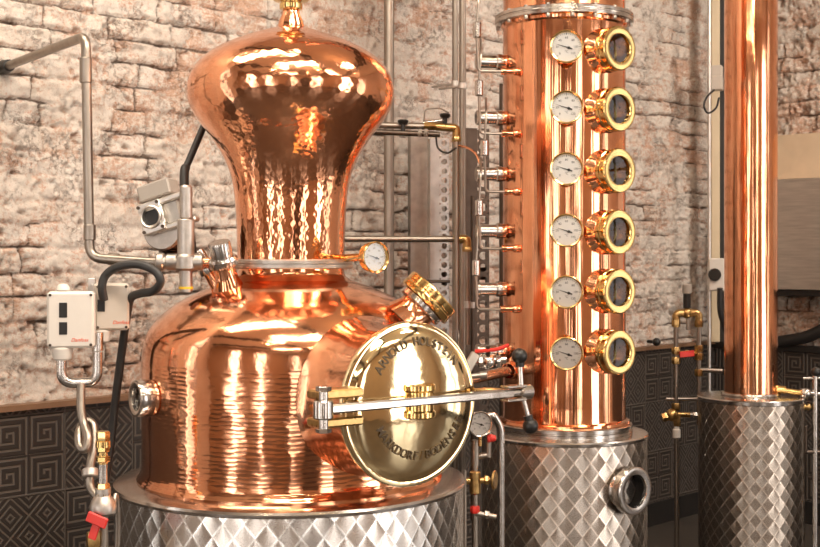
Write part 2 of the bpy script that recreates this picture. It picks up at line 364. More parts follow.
# ------------------------------------------------------------------ the room
def vnoise(S, Z, sc, seed):
    r = np.random.default_rng(seed); g = r.random((257, 257)); x = S*sc+17.3*seed % 91; y = Z*sc+7.7*seed % 53
    xi, yi = np.floor(x).astype(int), np.floor(y).astype(int); fx, fy = x-xi, y-yi
    fx = fx*fx*(3-2*fx); fy = fy*fy*(3-2*fy); xi %= 256; yi %= 256; x1, y1 = (xi+1) % 256, (yi+1) % 256
    return (g[xi, yi]*(1-fx)+g[x1, yi]*fx)*(1-fy)+(g[xi, y1]*(1-fx)+g[x1, y1]*fx)*fy
def fbm(S, Z, sc, seed, o=4):
    t = 0; a = 1; n = 0
    for k in range(o): t = t+a*vnoise(S, Z, sc*2**k, seed+k*13); n += a; a *= .55
    return t/n
def brick_wall(name, fn, s0, s1, z0, z1, ext, seed, step=.0065, flip=False):
    ns, nz = int((s1-s0)/step)+1, int((z1-z0)/step)+1
    s, z = np.linspace(s0, s1, ns), np.linspace(z0, z1, nz); S, Z = np.meshgrid(s, z, indexing='ij')
    Zw = Z+.016*(fbm(S, Z, 3, seed, 3)-.5)+.016*(fbm(S, Z, 14, seed+3, 3)-.5); Sw = S+.03*(fbm(S, Z, 12, seed+5, 3)-.5)
    ch = .075; row = np.floor(Zw/ch).astype(int); fz = Zw/ch-row
    r = np.random.default_rng(seed); offs = r.random(400); head = r.random(400) < .3
    ln = np.where(head[row % 400], .125, .232); q = Sw/ln+offs[row % 400]*3+50; bi = np.floor(q).astype(int); fs = q-bi
    hid = (bi*7919+row*104729) % 4096; tab = r.random((4096, 4))
    dz = np.minimum(fz, 1-fz)*ch; ds = np.minimum(fs, 1-fs)*ln; de = np.minimum(dz, ds)
    jw = .0035+.008*fbm(S, Z, 14, seed+21, 3); joint = np.clip(1-de/jw, 0, 1)
    fill = fbm(S, Z, 5, seed+31, 4); joint_open = joint*np.clip((fill-.39)*7, .0, 1)
    rough = fbm(S, Z, 22, seed+41, 4)-.5; big = fbm(S, Z, 4, seed+51, 3)-.5
    rub = np.clip((3.0-S)/1.2, 0, 1); pit = np.clip(fbm(S, Z, 40, seed+61, 3)-.66+.03*rub, 0, 1)*.16
    fine = fbm(S, Z, 55, seed+91, 2)-.5
    h = .012*(tab[hid, 0]-.5)+(.011+.012*rub)*rough+.013*fine+.014*np.abs(fbm(S, Z, 18, seed+95, 3)-.5)+.010*big-.026*joint_open-.004*joint-pit
    h = h+(fz-.5)*.010*(tab[hid, 2]-.5)+np.clip(1-np.abs(Z-z0)/.03, 0, 1)*-.004
    wear = np.clip(.15+(fbm(S, Z, 2.2, seed+71, 3)-.5)*.7+(tab[hid, 1]-.5)*.3+pit*7+(fbm(S, Z, 15, seed+81, 3)-.5)*1.0+.22*np.clip(1-de/.014, 0, 1), 0, 1)
    jattr = np.clip(joint_open*1.15+pit*11, 0, 1)
    base = np.array(fn(0, 0, 0)); es = np.array(fn(1, 0, 0))-base; eo = np.array(fn(0, 0, 1))-base
    co = base+S[..., None]*es+h[..., None]*eo; co[..., 2] = Z; co = co.reshape(-1, 3)
    idx = np.arange(ns*nz).reshape(ns, nz); a, b, c, d = idx[:-1, :-1], idx[1:, :-1], idx[1:, 1:], idx[:-1, 1:]
    F = np.stack([a, b, c, d], -1).reshape(-1, 4)
    UV = np.stack([S.ravel(), Z.ravel()], -1); nv = len(co)
    exv, exf, exu = [], [], []                       # plain continuation beyond the part in sight
    for (sa, sb, za, zb) in ext:
        k = nv+len(exv); exv += [tuple(fn(sa, za, 0)), tuple(fn(sb, za, 0)), tuple(fn(sb, zb, 0)), tuple(fn(sa, zb, 0))]; exu += [(sa, za), (sb, za), (sb, zb), (sa, zb)]; exf.append((k, k+1, k+2, k+3))
    co = np.vstack([co, np.array(exv).reshape(-1, 3)]); F = np.vstack([F, np.array(exf, dtype=int).reshape(-1, 4)]); UV = np.vstack([UV, np.array(exu).reshape(-1, 2)])
    if flip: F = F[:, ::-1]
    pad = len(exv)
    me = bpy.data.meshes.new(name); me.from_pydata(co.tolist(), [], F.tolist())
    for nm, arr in (('wear', wear), ('joint', jattr), ('tone', tab[hid, 3])):
        at = me.attributes.new(nm, 'FLOAT', 'POINT'); at.data.foreach_set('value', np.concatenate([arr.ravel(), np.full(pad, .25)]).astype(np.float32))
    ul = me.uv_layers.new(name='UVMap'); ul.data.foreach_set('uv', UV[F.ravel()].astype(np.float32).ravel())
    me.polygons.foreach_set('use_smooth', [True]*len(me.polygons)); me.materials.append(M['brick']); me.update()
    o = bpy.data.objects.new(name, me); COL.objects.link(o); WORLD[o] = Matrix(); return struct(o)
brick_wall('wall_back', WB, 0, 4.9, .84, 2.75, [(0, 4.9, 2.75, HC), (4.9, 5.55, 0, HC), (6.15, L1, 0, HC), (5.55, 6.15, 3.0, HC), (0, 4.9, 0, .84)], 3)
brick_wall('wall_right', WR, 0, 1.6, .84, 2.75, [(0, 1.6, 2.75, HC), (1.6, 4.45, 0, HC), (5.95, L2, 0, HC), (4.45, 5.95, 0, .06), (4.45, 5.95, 3.0, HC), (0, 1.6, 0, .84)], 91, flip=True)
def slab(fn, s0, s1, z0, z1, o0, o1, mb):
    v = [fn(s, z, o) for o in (o0, o1) for s, z in ((s0, z0), (s1, z0), (s1, z1), (s0, z1))]
    u = [(s, z) for o in (0, 1) for s, z in ((s0, z0), (s1, z0), (s1, z1), (s0, z1))]
    fs = [(0, 1, 2, 3), (4, 5, 6, 7), (0, 1, 5, 4), (1, 2, 6, 5), (2, 3, 7, 6), (3, 0, 4, 7)]
    mb.add(v, fs, None, 0, [[u[i] for i in f] for f in fs]); return mb
def tiled(name, fn, a, b, z0, z1, o1, mat): return struct(slab(fn, a, b, z0, z1, 0.0, o1, MB()).obj(name, mat))
tiled('trim_1', WB, .028, 5.5, .11, .866, .028, M['tile']); tiled('trim_2', WR, .0, 3.2, .11, .85, .028, M['tile'])
tiled('trim_3', WB, .05, 5.5, .866, .883, .05, M['tan']); tiled('trim_4', WR, .0, 3.2, .85, .879, .05, M['plinth'])
tiled('baseboard_back', WB, .04, 5.5, 0, .11, .04, M['plinth']); tiled('baseboard_right', WR, .0, L2, 0, .11, .04, M['plinth'])
def holed(name, fn, L, wins, mat):       # a plain wall with window openings
    mb = MB(); x = 0
    for s, wd in wins:
        slab(fn, x, s-wd/2, 0, HC, 0, -.2, mb); slab(fn, s-wd/2, s+wd/2, 0, WIN_Z0, 0, -.2, mb); slab(fn, s-wd/2, s+wd/2, WIN_Z1, HC, 0, -.2, mb); x = s+wd/2
    slab(fn, x, L, 0, HC, 0, -.2, mb); return struct(mb.obj(name, mat))
holed('wall_left', WL, L2, WINS_L, M['plaster']); holed('wall_front', WF, L1, WINS_F, M['plaster'])
k = 1
for fn, wins in ((WL, WINS_L), (WF, WINS_F), (WR, WINS_R), (WB, WINS_B)):
    for s, wd in wins:
        mb = MB(); a, b = s-wd/2, s+wd/2
        for q in (a, s-.02, b-.05): slab(fn, q, q+.05, WIN_Z0, WIN_Z1, -.02, -.08, mb)
        for q in (WIN_Z0, 1.9, WIN_Z1-.05): slab(fn, a, b, q, q+.05, -.02, -.08, mb)
        struct(mb.obj('window_%d' % k, M['beam'])); k += 1
struct(slab(lambda s, z, o: WF(s, z, o), 5.9, 6.9, 0, 2.15, 0, .06, MB()).obj('added_dark_door', M['beam']))  # dark door added behind the camera to darken the copper reflections
def plate(name, z0, z1, mat):
    mb = MB(); c = [RC, RC+E1*L1, RC+E1*L1+E2*L2, RC+E2*L2]
    mb.add([(p.x, p.y, z) for z in (z0, z1) for p in c], [(0, 1, 2, 3), (4, 5, 6, 7), (0, 1, 5, 4), (1, 2, 6, 5), (2, 3, 7, 6), (3, 0, 4, 7)]); return struct(mb.obj(name, mat))
plate('floor', -.1, 0, M['concrete']); plate('ceiling', HC, HC+.1, M['ceiling'])
for k in range(4):
    mb = MB(); slab(lambda s, z, o: RC+E1*(1.9+1.95*k+o)+E2*s+UP*z, 0, L2, HC-.16, HC, 0, .18, mb); struct(mb.obj('trim_%d' % (5+k), M['beam']))  # dark beams added out of view for contrast in the copper
slab(WR, .28, 2.4, 1.66, 1.93, 0, .055, MB()).obj('trim_9', M['band'])['kind'] = 'structure'

# ------------------------------------------------------------------ shared small parts
def gauge_meshes(R):
    c = MB().lathe([(0, -R*1.2), (R*.16, -R*1.2), (R*.16, -R*.65), (R*.9, -R*.62), (R*.98, -R*.55), (R*.98, -.010), (R*1.05, -.006), (R*1.05, .003), (R*1.0, .005), (R*.93, .003), (R*.91, -.006)], None, 40)
    d = MB().lathe([(R*.93, -.0061), (0, -.006)], None, 40)
    for k in range(31):
        a = math.radians(225-270*k/30); big = k % 5 == 0
        d.box((0, 0, 0), (R*(.14 if big else .07), R*(.028 if big else .014), .0006), Matrix.Translation((math.cos(a)*R*.82, math.sin(a)*R*.82, -.0055)) @ Matrix.Rotation(a, 4, 'Z'), .0001, 1)
    for k in range(7):
        a = math.radians(225-270*k/6); write(d, str(k*20), Matrix.Translation((math.cos(a)*R*.58, math.sin(a)*R*.58-R*.06, -.0057)), R*.2, 1, .002)
    write(d, '\u00b0C', Matrix.Translation((0, -R*.36, -.0057)), R*.2, 1, .002)
    n = MB(); pv, tip = Vector((R*.14, -R*.07, -.003)), Vector((-R*.68, R*.2, -.003)); dr = (tip-pv).normalized(); s_ = Vector((-dr.y, dr.x, 0))
    t2 = pv-dr*R*.22; wv = R*.035; zz = Vector((0, 0, .0008))
    ring_ = [pv+s_*wv, tip, pv-s_*wv, t2-s_*wv*1.3, t2+s_*wv*1.3]
    n.add([p-zz for p in ring_]+[p+zz for p in ring_], [(4, 3, 2, 1, 0), (5, 6, 7, 8, 9)]+[(i, (i+1) % 5, 5+(i+1) % 5, 5+i) for i in range(5)]); n.cyl(pv-zz, pv+zz*2, R*.09)
    g = MB().lathe([(R*.93, .0005), (0, .0006)], None, 40)
    return c, d, n, g
def put_gauge(parent, T, R, case='brass', name='gauge', cache={}):
    key = (R, case)
    if key not in cache:
        c, d, n, g = gauge_meshes(R); cache[key] = (c.mesh('gauge', M[case]), d.mesh('dial', [M['dial'], M['ink']]), n.mesh('needle', M['ink']), g.mesh('gauge_glass', M['glass']))
    a = cache[key]; o = child_copy(a[0], name, parent, T)
    for me, nm in zip(a[1:], ('dial', 'needle', 'gauge_glass')): child_copy(me, nm, o, T)
    return o
def ball_valve(parent, c, ax, lever, mat='steel', lev='red', r=.018, L=.10, up=UP):
    """a small valve body on a pipe along ax with a flat lever along 'lever'"""
    c, ax, lever = Vector(c), Vector(ax).normalized(), Vector(lever).normalized()
    b = MB(); b.ball(c, r*1.15); b.nut(c-ax*r*2, c-ax*r*.8, r); b.nut(c+ax*r*.8, c+ax*r*2, r); o = b.obj('valve_body', M[mat], parent)
    u = up.normalized(); h = MB(); h.cyl(c+u*r*.9, c+u*r*1.9, r*.35)
    T = frame(c+u*r*1.9, u); x = lever-u*lever.dot(u); x.normalize(); T = Matrix(((*x, 0), (*u.cross(x), 0), (*u, 0), (0, 0, 0, 1))).transposed(); T.translation = c+u*r*1.9
    h.box((L*.42, 0, 0), (L, r*.75, r*.22), T, .001); h.obj('lever', M[lev], parent); return o

# ------------------------------------------------------------------ copper pot still
PX, PD = -.314, 3.30
pot = thing('pot_still', 'large hammered copper pot still with onion helmet and round brass manhole door', 'still', (PX, PD, 0))
TP = Matrix.Translation((PX, PD, 0))
zp = lambda y: EYE-(y-255)*PD/FPX
pr = lambda L: [(rr(a, PD), zp(y)) for a, y in L]
def smoothp(pts, n=5):
    q = spline([Vector((a, b, 0)) for a, b in pts], n); return [(max(0, p.x), p.y) for p in q]
RJ = .455
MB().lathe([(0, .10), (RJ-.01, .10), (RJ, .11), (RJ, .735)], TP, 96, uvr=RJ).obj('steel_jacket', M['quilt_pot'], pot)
MB().lathe([(RJ, .728), (RJ+.005, .731), (RJ+.006, .737), (RJ+.003, .743), (RJ-.004, .745), (.42, .747), (.388, .752), (.384, .752)], TP, 96).obj('jacket_rim', M['steel'], pot)
for k in range(4):
    a = pi/4+k*pi/2; MB().cyl((PX+.38*math.cos(a), PD+.38*math.sin(a), 0), (PX+.38*math.cos(a), PD+.38*math.sin(a), .11), .03).obj('leg', M['steel'], pot)
rb = rr(147.5, PD)
MB().lathe([(rb+.012, .748), (rb+.013, .754), (rb+.006, .764), (rb+.001, .775)]+[(rb, z) for z in np.linspace(.785, 1.06, 14)], TP, 96, uvr=rb).obj('pot_body', M['cu_rows'], pot)
sh = smoothp([(rb, 1.06)]+pr([(146.5, 345), (142, 331), (131, 317), (112, 302), (88, 290), (72, 284), (60, 280)]), 5)
sh += smoothp(pr([(60, 280), (54.5, 275.5), (53, 271), (53, 268)]), 4)[1:]
MB().lathe(sh, TP, 96).obj('pot_shoulder', M['cu'], pot)
MB().lathe(pr([(52, 268.5), (61, 268.5), (62, 267.5), (62, 264.5), (60.5, 264.2), (60.5, 263.6), (62, 263.2), (62, 260.2), (61, 259.3), (54, 259.3)]), TP, 72).obj('neck_flange', M['alu'], pot)
hel = smoothp(pr([(53.5, 261), (54, 235), (55.5, 205), (59, 180), (66, 160), (78, 140), (91, 123), (100, 108), (103.5, 93), (101, 78), (93, 65), (80, 54), (62, 44.5), (42, 36.5), (24, 30.5), (13.5, 28)]), 6)
MB().lathe(hel, TP, 128, uvr=.2).obj('onion_helmet', M['cu_hammer'], pot)
MB().lathe(pr([(16, 29.5), (13.5, 27.5), (12.5, 22), (9, 14), (8, 9.5)]), TP, 40).obj('helmet_neck', M['cu'], pot)
MB().lathe(pr([(8, 10), (11, 9.5), (11.5, 8.5), (11.5, 4), (10, 3), (10, 2), (17, 1), (18, -.5), (18, -6), (16, -8), (0, -8)]), TP, 40).obj('neck_clamp', M['brass'], pot)
ztop = zp(-8)
MB().tube([(PX, PD, ztop-.005), (PX, PD, ztop+.32), (.1, 3.72, ztop+.4)], .03, 24, .14).obj('vapour_pipe', M['cu'], pot)
# manhole
DAZ = 36.5; dn = az(DAZ); dc = Vector((PX, PD, .987))+dn*.518; TD = frame(dc, dn)
MB().lathe([(.196, -.17), (.189, -.15), (.184, -.125), (.180, -.10), (.178, -.07), (.178, -.012), (.186, -.010), (.186, -.002)], TD, 72).obj('manhole_neck', M['cu'], pot)
dome = [(.172, -.004), (.186, -.003), (.1905, .002), (.1905, .011), (.188, .015), (.182, .0165), (.177, .0155)]+[(.174*math.cos(t), .0155+.030*math.sin(t)) for t in np.linspace(.12, pi/2, 14)]
dome[-1] = (0, dome[-1][1])
door = MB().lathe(dome, TD, 96).obj('manhole_door', M['brass_door'], pot)
zd = lambda r: .0155+.030*math.sqrt(max(0, 1-(r/.174)**2))
for text, a0, a1, top in (('ARNOLD HOLSTEIN', -56, 50, True), ('MARKDORF/BODENSEE', -61, 65, False)):
    n = len(text); lt = MB()
    for k, ch in enumerate(text):
        if ch == ' ': continue
        a = math.radians(a0+(a1-a0)*k/(n-1)); rL = .126 if top else .136
        if top: x, y, rot = rL*math.sin(a), rL*math.cos(a), -a
        else: x, y, rot = rL*math.sin(a), -rL*math.cos(a), a
        x += .008; y += .011
        v, f = glyph(ch, .1); S_ = .0285
        vv = []
        for gx, gy, gz in v:
            X, Y = gx*S_*.92, gy*S_; cx, cy = x+X*math.cos(rot)-Y*math.sin(rot), y+X*math.sin(rot)+Y*math.cos(rot)
            vv.append((cx, cy, zd(math.hypot(cx, cy))+.0008+gz*S_*.9))
        lt.add(vv, f, TD)
    lt.obj('lettering', M['brass_dark'], door)
MB().lathe([(0, -.040), (.036, -.040), (.040, -.037), (.040, -.026), (.036, -.022), (.036, .020), (.040, .024), (.040, .035), (.036, .038), (0, .038)], TD @ Matrix.Translation((0, .012, .040)) @ Matrix.Rotation(-pi/2, 4, 'X'), 40).obj('boss', M['brass'], door)
br = MB(); br.box((-.012, .014, .072), (.535, .020, .026), TD, .004)
br.lathe([(0, -.02), (.02, -.02), (.022, -.017), (.022, .017), (.02, .02), (0, .02)], TD @ Matrix.Translation((-.276, .014, .072)) @ Matrix.Rotation(-pi/2, 4, 'X'), 28)
bar = br.obj('clamp_bar', M['steel'], pot)
q = MB(); q.box((.262, .030, .072), (.06, .006, .030), TD, .002); q.box((.262, -.002, .072), (.06, .006, .030), TD, .002); q.obj('bar_fork', M['steel'], bar)
for yy in (.043, -.018):
    q = MB(); q.box((-.224, yy, .040), (.115, .020, .055), TD, .004); q.obj('hinge_lug', M['brass_old'], pot)
q = MB(); q.cyl(TD @ Vector((-.275, -.033, .072)), TD @ Vector((-.275, .060, .072)), .010); q.nut(TD @ Vector((-.275, .052, .072)), TD @ Vector((-.275, .064, .072)), .017); q.nut(TD @ Vector((-.275, -.036, .072)), TD @ Vector((-.275, -.026, .072)), .017); q.obj('hinge_bolt', M['steel'], pot)
hp = TD @ Vector((.285, .014, .072)); q = MB(); q.cyl(TD @ Vector((.235, .014, .072)), TD @ Vector((.30, .014, .072)), .010); q.cyl(TD @ Vector((.278, .014, .072)), TD @ Vector((.315, .014, .072)), .018, bev=.003)
hw = q.obj('swing_handle', M['steel'], pot)
for px_, py_ in ((519.5, 356), (530.5, 426)):
    e = P(px_, py_, hp.y); q = MB(); q.cyl(hp, e, .0075, .006); sp_ = q.obj('spoke', M['steel'], hw)
    q = MB(); q.ball(e, .019); q.cyl(e-(e-hp).normalized()*.026, e-(e-hp).normalized()*.012, .011); q.obj('knob', M['black'], hw)
q = MB(); q.tube([TD @ Vector((.19, .014, .0)), TD @ Vector((.245, .014, .0)), TD @ Vector((.262, .014, .07))], .009, 12, .02); q.obj('eye_bolt', M['brass_old'], pot)
# thermometer on the neck
tn = az(36); tc = P(375.5, 257, 3.10)
th = put_gauge(pot, frame(tc, tn), .0375, 'brass', 'thermometer'); q = MB(); q.tube([tc-tn*.044, tc-tn*.065, Vector((PX+.135, PD-.04, tc.z-.004))], .010, 14, .02); q.obj('thermometer_stem', M['brass'], pot)
# filler cap on the right shoulder
fn_ = Vector((.70, .10, .70)).normalized(); fb = P(424, 302, 3.2); TF = frame(fb, fn_)
MB().lathe([(.070, -.075), (.058, -.05), (.050, -.035), (.050, -.018)], TF, 40).obj('filler_neck', M['cu'], pot)
MB().lathe([(.052, -.022), (.062, -.021), (.064, -.018), (.064, -.006), (.060, -.003)], TF, 40).obj('filler_ring', M['steel'], pot)
cp = MB(); n = 64
prf = [(.060, -.004), (.0745, -.003), (.076, .0), (.076, .012), (.0745, .014), (.0745, .018), (.076, .020), (.076, .034), (.073, .038), (.060, .0395), (0, .04)]
cp.lathe(prf, TF, 64)
cp.obj('filler_cap', M['brass'], pot)
# side port on the left
ln = az(-57); lc = Vector((PX, PD, EYE-(399-255)*3.06/FPX))+ln*.425; TL = frame(lc, ln)
MB().lathe([(.085, -.085), (.070, -.065), (.052, -.050), (.044, -.04), (.042, -.030)], TL, 40).obj('port_neck', M['cu'], pot)
pn = MB().lathe([(.040, -.034), (.044, -.033), (.0455, -.022), (.0455, .002), (.043, .006), (.040, .0065), (.030, .003), (.0285, -.004), (.0285, -.012)], TL, 40).obj('port_ring', M['steel'], pot)
MB().lathe([(.029, -.008), (0, -.0075)], TL, 32).obj('port_glass', M['glass'], pn); MB().lathe([(.0285, -.012), (.0285, -.045), (0, -.046)], TL, 32).obj('port_bore', M['steel_dark'], pn)
# clamped spout ports on the left shoulder
pn_ = Vector((-.45, -.42, .79)).normalized()
for px_, py_, dd, n_, R in ((223, 261, 3.14, (-.16, -.30, .94), .027), (207, 268, 3.2, (-.5, -.12, .85), .018)):
    n_ = Vector(n_).normalized(); c = P(px_, py_, dd); T = frame(c, n_)
    MB().lathe([(R*1.5, -.075), (R*1.1, -.05), (R, -.03), (R, -.012)], T, 32).obj('spout_stub', M['cu'], pot)
    MB().lathe([(R, -.014), (R*1.35, -.013), (R*1.4, -.008), (R*1.4, .004), (R*1.25, .010), (R*1.05, .010), (R*1.05, .045), (R*.98, .05), (0, .05)], T, 32).obj('spout_clamp', M['steel'], pot)

# ------------------------------------------------------------------ rectifying column
CX, CD = .517, 4.20
colm = thing('rectifying_column', 'tall copper rectifying column with six dials and six brass sight glasses', 'column still', (CX, CD, 0))
TC = Matrix.Translation((CX, CD, 0)); zc = lambda y, d=CD: EYE-(y-255)*d/FPX
RS = .276; zs = zc(431)
MB().lathe([(0, .02), (RS, .02), (RS, zs-.012)], TC, 96, uvr=RS).obj('steel_skirt', M['quilt_col_dim'], colm)
MB().lathe([(RS-.002, zs-.016), (RS+.004, zs-.012), (RS+.005, zs-.004), (RS+.001, zs), (.235, zs+.003), (.205, zs+.003)], TC, 96).obj('skirt_rim', M['steel'], colm)
MB().lathe([(.20, zs), (.226, zs+.001), (.228, zs+.004), (.228, zs+.013), (.224, zs+.015), (.224, zs+.018), (.228, zs+.020), (.228, zs+.029), (.224, zs+.032), (.20, zs+.032)], TC, 72).obj('base_flange', M['steel'], colm)
RCc = rr(61, CD); zf = zc(21)
MB().lathe([(.20, zs+.030), (.219, zs+.031), (.221, zs+.036), (.219, zs+.043), (RCc+.002, zs+.048), (RCc, zs+.06)]+[(RCc, z) for z in np.linspace(zs+.1, zf-.03, 12)]+[(RCc+.006, zf-.024), (RCc+.008, zf-.014), (.2, zf-.014)], TC, 96, uvr=RCc).obj('column_shell', M['cu_rolled'], colm)
MB().lathe([(RCc-.01, zf-.015), (.226, zf-.015), (.231, zf-.012), (.231, zf-.003), (.228, zf-.001), (.228, zf+.002), (.231, zf+.004), (.231, zf+.013), (.227, zf+.016), (RCc-.01, zf+.016)], TC, 96).obj('top_flange', M['steel'], colm)
MB().lathe([(RCc, zf+.014)]+[(RCc-.001, z) for z in np.linspace(zf+.02, 2.72, 5)]+[(RCc-.03, 2.75), (0, 2.77)], TC, 96, uvr=RCc).obj('upper_shell', M['cu_rolled'], colm)
for k in range(18):
    a = 2*pi*(k+.5)/18; c = Vector((CX+.222*math.cos(a), CD+.222*math.sin(a), 0))
    q = MB(); q.nut(c+UP*(zf-.025), c+UP*(zf-.013), .0070); q.nut(c+UP*(zf+.014), c+UP*(zf+.020), .0065); q.obj('flange_bolt', M['steel_dull'], colm)
GY = [47, 107.5, 169, 230.5, 292, 353.5]
an = az(-5.2)
for y in GY: put_gauge(colm, frame(Vector((CX, CD, EYE-(y-255)*3.948/FPX))+an*.262, an), .0505)
sn = az(35)
sg_n = MB().lathe([(.088, -.085), (.078, -.064), (.064, -.050), (.0625, -.046), (.0625, -.036)], None, 44).mesh('sight_neck', M['cu'])
sg_r = MB().lathe([(.055, -.040), (.067, -.040), (.071, -.036), (.071, -.026), (.068, -.024), (.068, -.020), (.071, -.018), (.071, -.001), (.068, .003), (.060, .004), (.0475, .0025), (.0455, .000), (.0455, -.010)], None, 44).mesh('sight_glass', M['brass'])
sg_g = MB().lathe([(.0458, -.006), (.03, -.0055), (0, -.0052)], None, 40).mesh('pane', M['sight'])
sg_b = MB().lathe([(.0455, -.009), (.0455, -.058), (.035, -.066), (0, -.068)], None, 40).mesh('bore', M['brass_old'])
for y in (48, 109, 170.5, 232, 291.5, 352.5):
    T = frame(Vector((CX, CD, EYE-(y-255)*3.985/FPX))+sn*.263, sn)
    child_copy(sg_n, 'sight_neck', colm, T); o = child_copy(sg_r, 'sight_glass', colm, T); child_copy(sg_g, 'pane', o, T); child_copy(sg_b, 'bore', o, T)
# plate nozzles, cooling tubes on the left
nn_ = az(-80)
for k, y in enumerate((62, 118, 174, 231, 289, 351)):
    b = Vector((CX, CD, EYE-(y-255)*4.16/FPX)); T = frame(b+nn_*.2, nn_)
    MB().lathe([(.034, -.03), (.029, -.004), (.0245, .004), (.0235, .010), (.0235, .016), (.020, .018)], T, 28).obj('nozzle_stub', M['cu'], colm)
    MB().lathe([(.018, .016), (.0255, .016), (.026, .022), (.026, .032), (.023, .035), (.0215, .036), (.0215, .090), (.025, .092), (.025, .100), (.0205, .103), (0, .103)], T, 28).obj('nozzle_cap', M['steel'], colm)
for k, (y, cyb, cx_) in enumerate(((72, 30, 477), (134, 88, 479), (192, 148, 484.5), (248.5, 208, 479), (309, 268, 476))):
    z = EYE-(y-255)*4.09/FPX; root = Vector((CX, CD, z))+az(-54)*.205; e = P(cx_+1, y, 4.07); e.z = z; c = P(cx_, cyb, 4.07)
    q = MB(); q.cyl(root-(e-root)*.2, root+(e-root)*.42, .011, .0085, 16, .002); q.ball(root+(e-root)*.06, .0135, 16); q.cyl(root+(e-root)*.30, root+(e-root)*.42, .0115); f_ = q.obj('tube_fitting', M['cu'], colm)
    q = MB(); q.tube([root+(e-root)*.35, e, Vector((e.x, e.y, z+.03)), c-UP*.025], .0048, 10, .02); q.obj('cooling_tube', M['steel_pipe'], colm)
    q = MB(); q.cyl(c-UP*.026, c+UP*.026, .0135, bev=.003); q.obj('tube_coupling', M['steel'], colm)
    q = MB(); q.tube([c+UP*.024, c+UP*.11+Vector((.006, .0, 0)), c+UP*.17+Vector((.008, .06, 0))], .004, 8, .03); q.obj('cooling_tube', M['steel_pipe'], colm)
# viewing port in the skirt
vn = az(38); vc = Vector((CX, CD, EYE-(490-255)*3.97/FPX))+vn*.318; TV = frame(vc, vn)
MB().lathe([(.072, -.055), (.064, -.045), (.062, -.035), (.062, -.026)], TV, 44).obj('port_neck', M['steel'], colm)
vp = MB().lathe([(.060, -.030), (.074, -.030), (.076, -.026), (.076, -.002), (.073, .002), (.066, .003), (.053, .001), (.051, -.003), (.051, -.012)], TV, 48).obj('port_ring', M['steel'], colm)
MB().lathe([(.0515, -.008), (0, -.007)], TV, 40).obj('port_glass', M['glass'], vp); MB().lathe([(.051, -.011), (.051, -.06), (0, -.062)], TV, 40).obj('port_bore', M['hole'], vp)
# feed pipe into the column low on the left
fz = EYE-(373-255)*3.98/FPX; a_ = Vector((CX, CD, fz))+az(-62)*.19; b_ = P(468, 380, 3.86)
q = MB(); q.tube([a_, b_], .017, 20); q.obj('feed_pipe', M['steel'], colm)
q = MB(); u_ = (b_-a_).normalized(); q.lathe([(.05, -.01), (.038, .012), (.030, .02), (.028, .05), (.024, .052)], frame(a_, u_), 32); q.obj('feed_collar', M['cu'], colm)

# ------------------------------------------------------------------ condenser on the right
KX, KD = 1.369, 5.02
con = thing('condenser', 'slim plain copper condenser tube on a dark quilted steel drum in the room corner', 'condenser', (KX, KD, 0))
TK = Matrix.Translation((KX, KD, 0)); zk = EYE-(395.5-255)*KD/FPX; RK = rr(51.5, KD); RT = rr(26, KD)
MB().lathe([(0, .02), (RK, .02), (RK, zk-.02)], TK, 72, uvr=RK).obj('steel_drum', M['quilt_con_dim'], con)
MB().lathe([(RK-.002, zk-.022), (RK+.004, zk-.018), (RK+.005, zk-.004), (RK+.001, zk), (RT, zk+.004)], TK, 72).obj('drum_rim', M['steel'], con)
MB().lathe([(RT-.005, zk+.002), (RT+.012, zk+.003), (RT+.014, zk+.008), (RT+.012, zk+.014), (RT-.005, zk+.016)], TK, 48).obj('tube_collar', M['steel'], con)
MB().lathe([(RT, zk+.012)]+[(RT, z) for z in np.linspace(zk+.05, 2.9, 10)]+[(0, 2.93)], TK, 64, uvr=RT).obj('condenser_tube', M['cu_rolled'], con)
q = MB(); o1 = P(775, 388.5, 4.99); q.tube([o1-Vector((.03, 0, 0)), P(803, 393, 4.95)], .011, 16); q.cyl(o1-Vector((.01, 0, 0)), P(786, 390, 4.97), .017, .015); q.obj('outlet_pipe', M['brass'], con)

# ------------------------------------------------------------------ pipes, valves and boxes left of the still
def top_pipe(name, label, cat, pts, r, mat='steel_pipe', fil=.03, fits=(), fmat='steel_pipe', group=None):
    base = thing(name, label, cat, (pts[0][0], pts[0][1], min(p[2] for p in map(Vector, pts))), group)
    MB().tube(pts, r, 18, fil).obj('pipe_run', M[mat], base)
    for a, b, rf in fits: q = MB(); q.cyl(a, b, rf, bev=.002); q.obj('pipe_fitting', M[fmat], base)
    return base
A = P(5, 67, 3.73); B = P(81, 36, 3.18); Bd = P(91, 255, 3.20); Cc = P(168, 265, 3.16)
Bv = Vector((B.x+.012, B.y, B.z)); Bd = Vector((Bv.x+.01, Bv.y, P(91, 258, 3.18).z)); Cc = Vector((P(166, 264, 3.2).x, 3.15, Bd.z-.012))
wp = top_pipe('steel_pipe', 'bent grey steel pipe from the wall at far left down to the motor valve', 'pipe', [A, Bv, Bd, Cc], .0125, fil=.036,
    fits=[(Bv-UP*.055, Bv-UP*.12, .0155), (Bd+UP*.045, Bd+UP*.085, .0155), (Bd+Vector((.045, .002, -.002)), Bd+Vector((.075, .004, -.004)), .0155)])
q = MB(); q.cyl(A, A+(Bv-A).normalized()*.04, .022, .018); q.obj('wall_sleeve', M['black'], wp)
